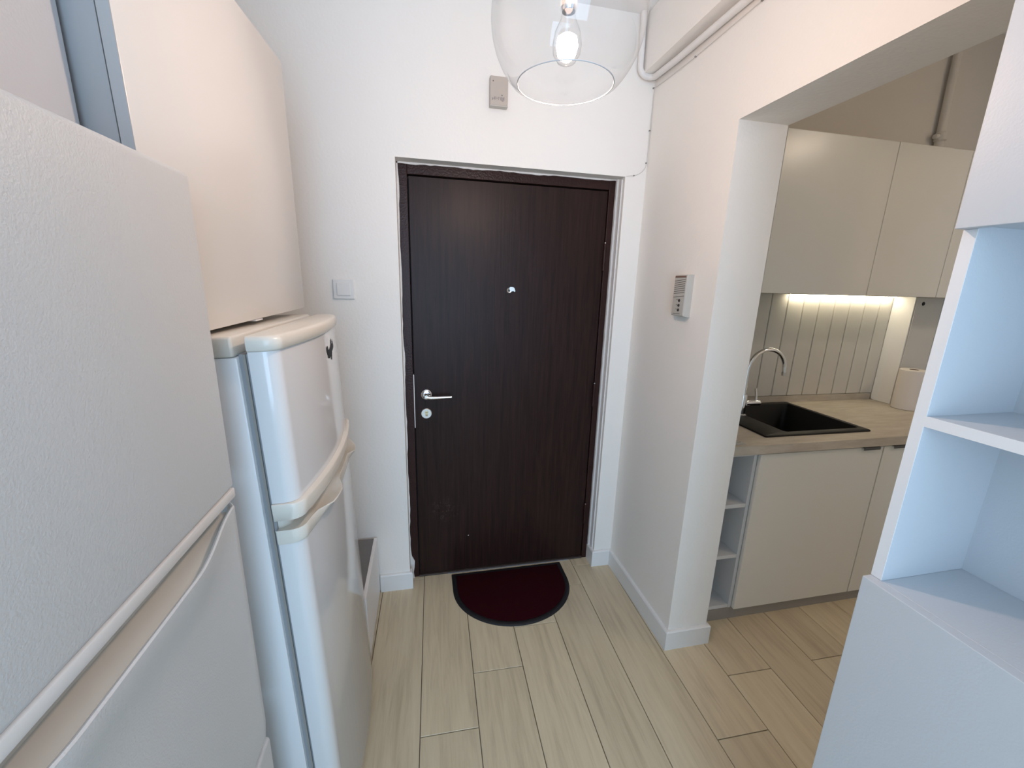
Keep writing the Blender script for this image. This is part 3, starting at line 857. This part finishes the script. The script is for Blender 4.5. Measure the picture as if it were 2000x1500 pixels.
# black composite sink
sk = thing('sink', 'black composite kitchen sink with wide left ledge', 'sink', (1.91, -.19, .92))
L = Local(sk)
bx0, bx1, by0, by1 = 1.757, 2.186, -.397, .030
def rr_plan(x0, x1, y0, y1, r, n=6):
    pts = []
    for cx, cy, a0 in ((x1-r, y1-r, 0), (x0+r, y1-r, math.pi/2), (x0+r, y0+r, math.pi), (x1-r, y0+r, 3*math.pi/2)):
        pts += [(cx+r*math.cos(a0+math.pi/2*i/n), cy+r*math.sin(a0+math.pi/2*i/n)) for i in range(n+1)]
    return pts
bm = bmesh.new()
rg = []
for (x0, x1, y0, y1, r, z) in ((SX0, SX1, SY0, SY1, .008, .9205), (SX0, SX1, SY0, SY1, .008, .926), (SX0+.004, SX1-.004, SY0+.004, SY1-.004, .008, .929), (bx0-.004, bx1+.004, by0-.004, by1+.004, .020, .928), (bx0, bx1, by0, by1, .022, .922), (bx0+.004, bx1-.004, by0+.004, by1-.004, .024, .76), (bx0+.03, bx1-.03, by0+.03, by1-.03, .02, .735)):
    rg.append([(x, y, z) for x, y in rr_plan(x0, x1, y0, y1, r)])
vv = [[bm.verts.new(p) for p in r_] for r_ in rg]
for i in range(len(vv)-1):
    n = len(vv[0])
    for j in range(n): bm.faces.new((vv[i][j], vv[i][(j+1) % n], vv[i+1][(j+1) % n], vv[i+1][j]))
bm.faces.new(list(reversed(vv[-1])))
L.part('basin', bm, 'sink_granite', smooth=True, sharp=45)
bm = bmesh.new(); lathe(bm, [(.0001, .001), (.02, .001), (.042, .003), (.045, .0005)], (1.97, -.18, .7355), 28)
L.part('drain', bm, 'satin_steel', smooth=True)
# tap
tp = thing('faucet', 'chrome gooseneck faucet at the kitchen sink', 'faucet', (1.722, -.150, .929))
L = Local(tp)
tx, ty = 1.722, -.150
bm = bmesh.new(); lathe(bm, [(.0001, 0), (.026, 0), (.026, .006), (.020, .010), (.0185, .012), (.0185, .105), (.0160, .115), (.0001, .115)], (tx, ty, .9293), 28)
L.part('tap_body', bm, 'chrome', smooth=True)
bm = bmesh.new()
rad = .110; cz = 1.170
pts = [(tx, ty, 1.03), (tx, ty, 1.10), (tx, ty, cz)]
for i in range(1, 25):
    a = math.pi*i/24
    pts.append((tx+rad-rad*math.cos(a), ty, cz+rad*math.sin(a)*.98))
pts.append((tx+2*rad+.004, ty, 1.148))
tube(bm, pts, .0105, 16)
L.part('spout', bm, 'chrome', smooth=True)
bm = bmesh.new(); tube(bm, [(tx+2*rad+.0035, ty, 1.157), (tx+2*rad+.005, ty, 1.140)], .0118, 16)
L.part('aerator', bm, 'satin_steel', smooth=True)
bm = bmesh.new()
lathe(bm, [(.0001, .016), (.0155, .016), (.0155, .098), (.0135, .102), (.0001, .102)], (tx, ty, .995), 24, 'X')
lv = L.part('lever_hub', bm, 'chrome', smooth=True)
bm = bmesh.new(); tube(bm, [(tx+.080, ty, 1.008), (tx+.078, ty+.002, 1.035), (tx+.070, ty+.004, 1.074)], [.007, .006, .0068], 12)
L.part('lever', bm, 'chrome', lv, smooth=True)
# ribbed drying mat at the left end of the worktop
dm = thing('drying_mat', 'ribbed grey drying mat on the worktop beside the wall', 'drying mat', (1.40, -.40, .9205))
L = Local(dm)
L.part('sheet', B((1.335, 1.452, -.500, -.30, .9206, .9222), bev=.0005, seg=1), 'grey_plastic')
for i in range(10):
    L.part('rib', B((1.338, 1.449, -.496+.02*i, -.488+.02*i, .9224, .9262), bev=.001, seg=1), 'grey_plastic')
# backsplash boards
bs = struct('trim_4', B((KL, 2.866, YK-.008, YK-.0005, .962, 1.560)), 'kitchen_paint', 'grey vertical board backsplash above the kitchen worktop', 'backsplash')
edges = [2.866]
x = 2.769
while x > KL:
    edges.append(x); x -= .1092
edges.append(KL)
edges = sorted(edges)
for xa, xb_ in zip(edges[:-1], edges[1:]):
    if xb_-xa < .012: continue
    obj('board', B((xa+.0022, xb_-.0022, YK-.0195, YK-.0085, .9625, 1.5585), bev=.004, seg=2), 'board_paint', bs)
# boxed pipe column in the kitchen corner with its facing panels
cl = struct('trim_5', B((2.868, XKR-.0005, -.045, YK-.0005, zt1+.0006, 1.558), (2.868, XKR-.0005, -.045, YK-.0005, .0005, zt0-.0006)), 'board_paint', 'boxed pipe column at the end of the kitchen worktop', 'column')
bm = bmesh.new()
pol = [(-.044, .9215), (.052, .9215), (.066, .926), (.0695, .942), (.0695, 1.5575), (-.044, 1.5575)]
a = [bm.verts.new((2.8675, y, z)) for y, z in pol]; c = [bm.verts.new((2.8625, y, z)) for y, z in pol]
bm.faces.new(a); bm.faces.new(list(reversed(c)))
for i in range(len(pol)): bm.faces.new((a[i], c[i], c[(i+1) % len(pol)], a[(i+1) % len(pol)]))
obj('side_facing', bm, 'white_edge', cl)
for xa, xb_ in ((2.869, 3.066), (3.069, XKR-.002)):
    obj('board', B((xa, xb_, -.0495, -.0455, .9215, 1.5575), bev=.0015, seg=1), 'plinth_grey' if False else 'board_paint', cl)
bm = bmesh.new(); lathe(bm, [(.0001, -.0498), (.011, -.0498), (.010, -.052), (.0001, -.0525)], (2.918, 0, 1.522), 20, 'Y')
obj('cable_grommet', bm, 'black_print', cl, smooth=True)
# kitchen roll
kr = thing('kitchen_roll', 'white paper towel roll standing at the end of the worktop', 'paper roll', (2.858, -.128, .9203))
L = Local(kr)
bm = bmesh.new(); lathe(bm, [(.021, .002), (.060, .0), (.0625, .003), (.0625, .228), (.060, .231), (.021, .231), (.021, .002)], (2.858, -.128, .9205), 40)
L.part('paper', bm, 'paper_white', smooth=True)
bm = bmesh.new(); lathe(bm, [(.0185, .001), (.0207, .001), (.0207, .232), (.0185, .232), (.0185, .001)], (2.858, -.128, .9205), 24)
L.part('cardboard_core', bm, 'label_brown', smooth=True)
# wall cupboards
YU = -.262
def wall_unit(x0, x1, label):
    t = thing('kitchen_cupboard', label, 'cupboard', ((x0+x1)/2, -.1, 1.56), group='kitchen wall cupboards')
    L = Local(t)
    L.part('body', B((x0, x1, YU+.0195, YK-.0006, 1.562, 2.236)), 'kitchen_front')
    L.part('door', B((x0+.0012, x1-.0012, YU, YU+.018, 1.560, 2.240), bev=.0015), 'kitchen_front')
wall_unit(KL, 1.619, 'narrow kitchen wall cupboard against the wall end')
wall_unit(1.620, 2.2235, 'wide kitchen wall cupboard above the sink')
wall_unit(2.2245, 2.668, 'kitchen wall cupboard next to the wide one above the sink')
wall_unit(2.669, 3.10, 'last kitchen wall cupboard in front of the white pipe')
# LED strip under the cupboards
ls = thing('led_strip', 'warm white light strip glowing under the kitchen cupboards', 'light strip', (2.45, .050, 1.552))
L = Local(ls)
L.part('channel', B((2.10, 2.845, .040, .060, 1.5560, 1.5598)), 'satin_steel')
L.part('diffuser', B((2.102, 2.843, .042, .058, 1.5535, 1.5558), bev=.0006, seg=1), 'led_glow')
# riser pipe above the cupboards
kp = thing('riser_pipe', 'painted riser pipe with collar above the kitchen cupboards', 'pipe', (2.90, YK-.03, 2.25))
L = Local(kp)
bm = bmesh.new(); tube(bm, [(2.900, YK-.030, 2.245), (2.898, YK-.030, 2.42), (2.886, YK-.030, 2.70), (2.880, YK-.030, HCK-.001)], .0195, 18)
L.part('pipe', bm, 'kitchen_paint', smooth=True)
bm = bmesh.new(); lathe(bm, [(.019, -.024), (.027, -.018), (.027, .018), (.019, .024)], (2.8985, YK-.032, 2.415), 20)
L.part('collar', bm, 'kitchen_paint', smooth=True)
bm = bmesh.new(); tube(bm, [(2.878, YK-.034, 2.415), (2.852, YK-.034, 2.413)], .012, 12)
L.part('bracket', bm, 'kitchen_paint', smooth=True)

# hanging dome lamp of the kitchen
kl = thing('ceiling_lamp', 'round dome ceiling lamp lighting the kitchen', 'lamp', (2.98, -1.62, HCK))
L = Local(kl)
bm = bmesh.new(); lathe(bm, [(.0001, -.0005), (.06, -.0005), (.06, -.02), (.0001, -.02)], (2.98, -1.62, HCK), 32)
L.part('ceiling_rose', bm, 'white_plastic', smooth=True)
bm = bmesh.new(); tube(bm, [(2.98, -1.62, HCK-.0195), (2.98, -1.62, 2.70)], .008, 12)
L.part('stem', bm, 'white_plastic', smooth=True)
bm = bmesh.new(); lathe(bm, [(.0001, 0), (.15, 0), (.15, -.02), (.0001, -.02)], (2.98, -1.62, 2.70), 40)
L.part('base_ring', bm, 'white_plastic', smooth=True)
bm = bmesh.new(); lathe(bm, [(.140, -.0205), (.140, -.035), (.110, -.062), (.06, -.078), (.0001, -.084)], (2.98, -1.62, 2.70), 40)
L.part('diffuser', bm, 'dome_glow', smooth=True)
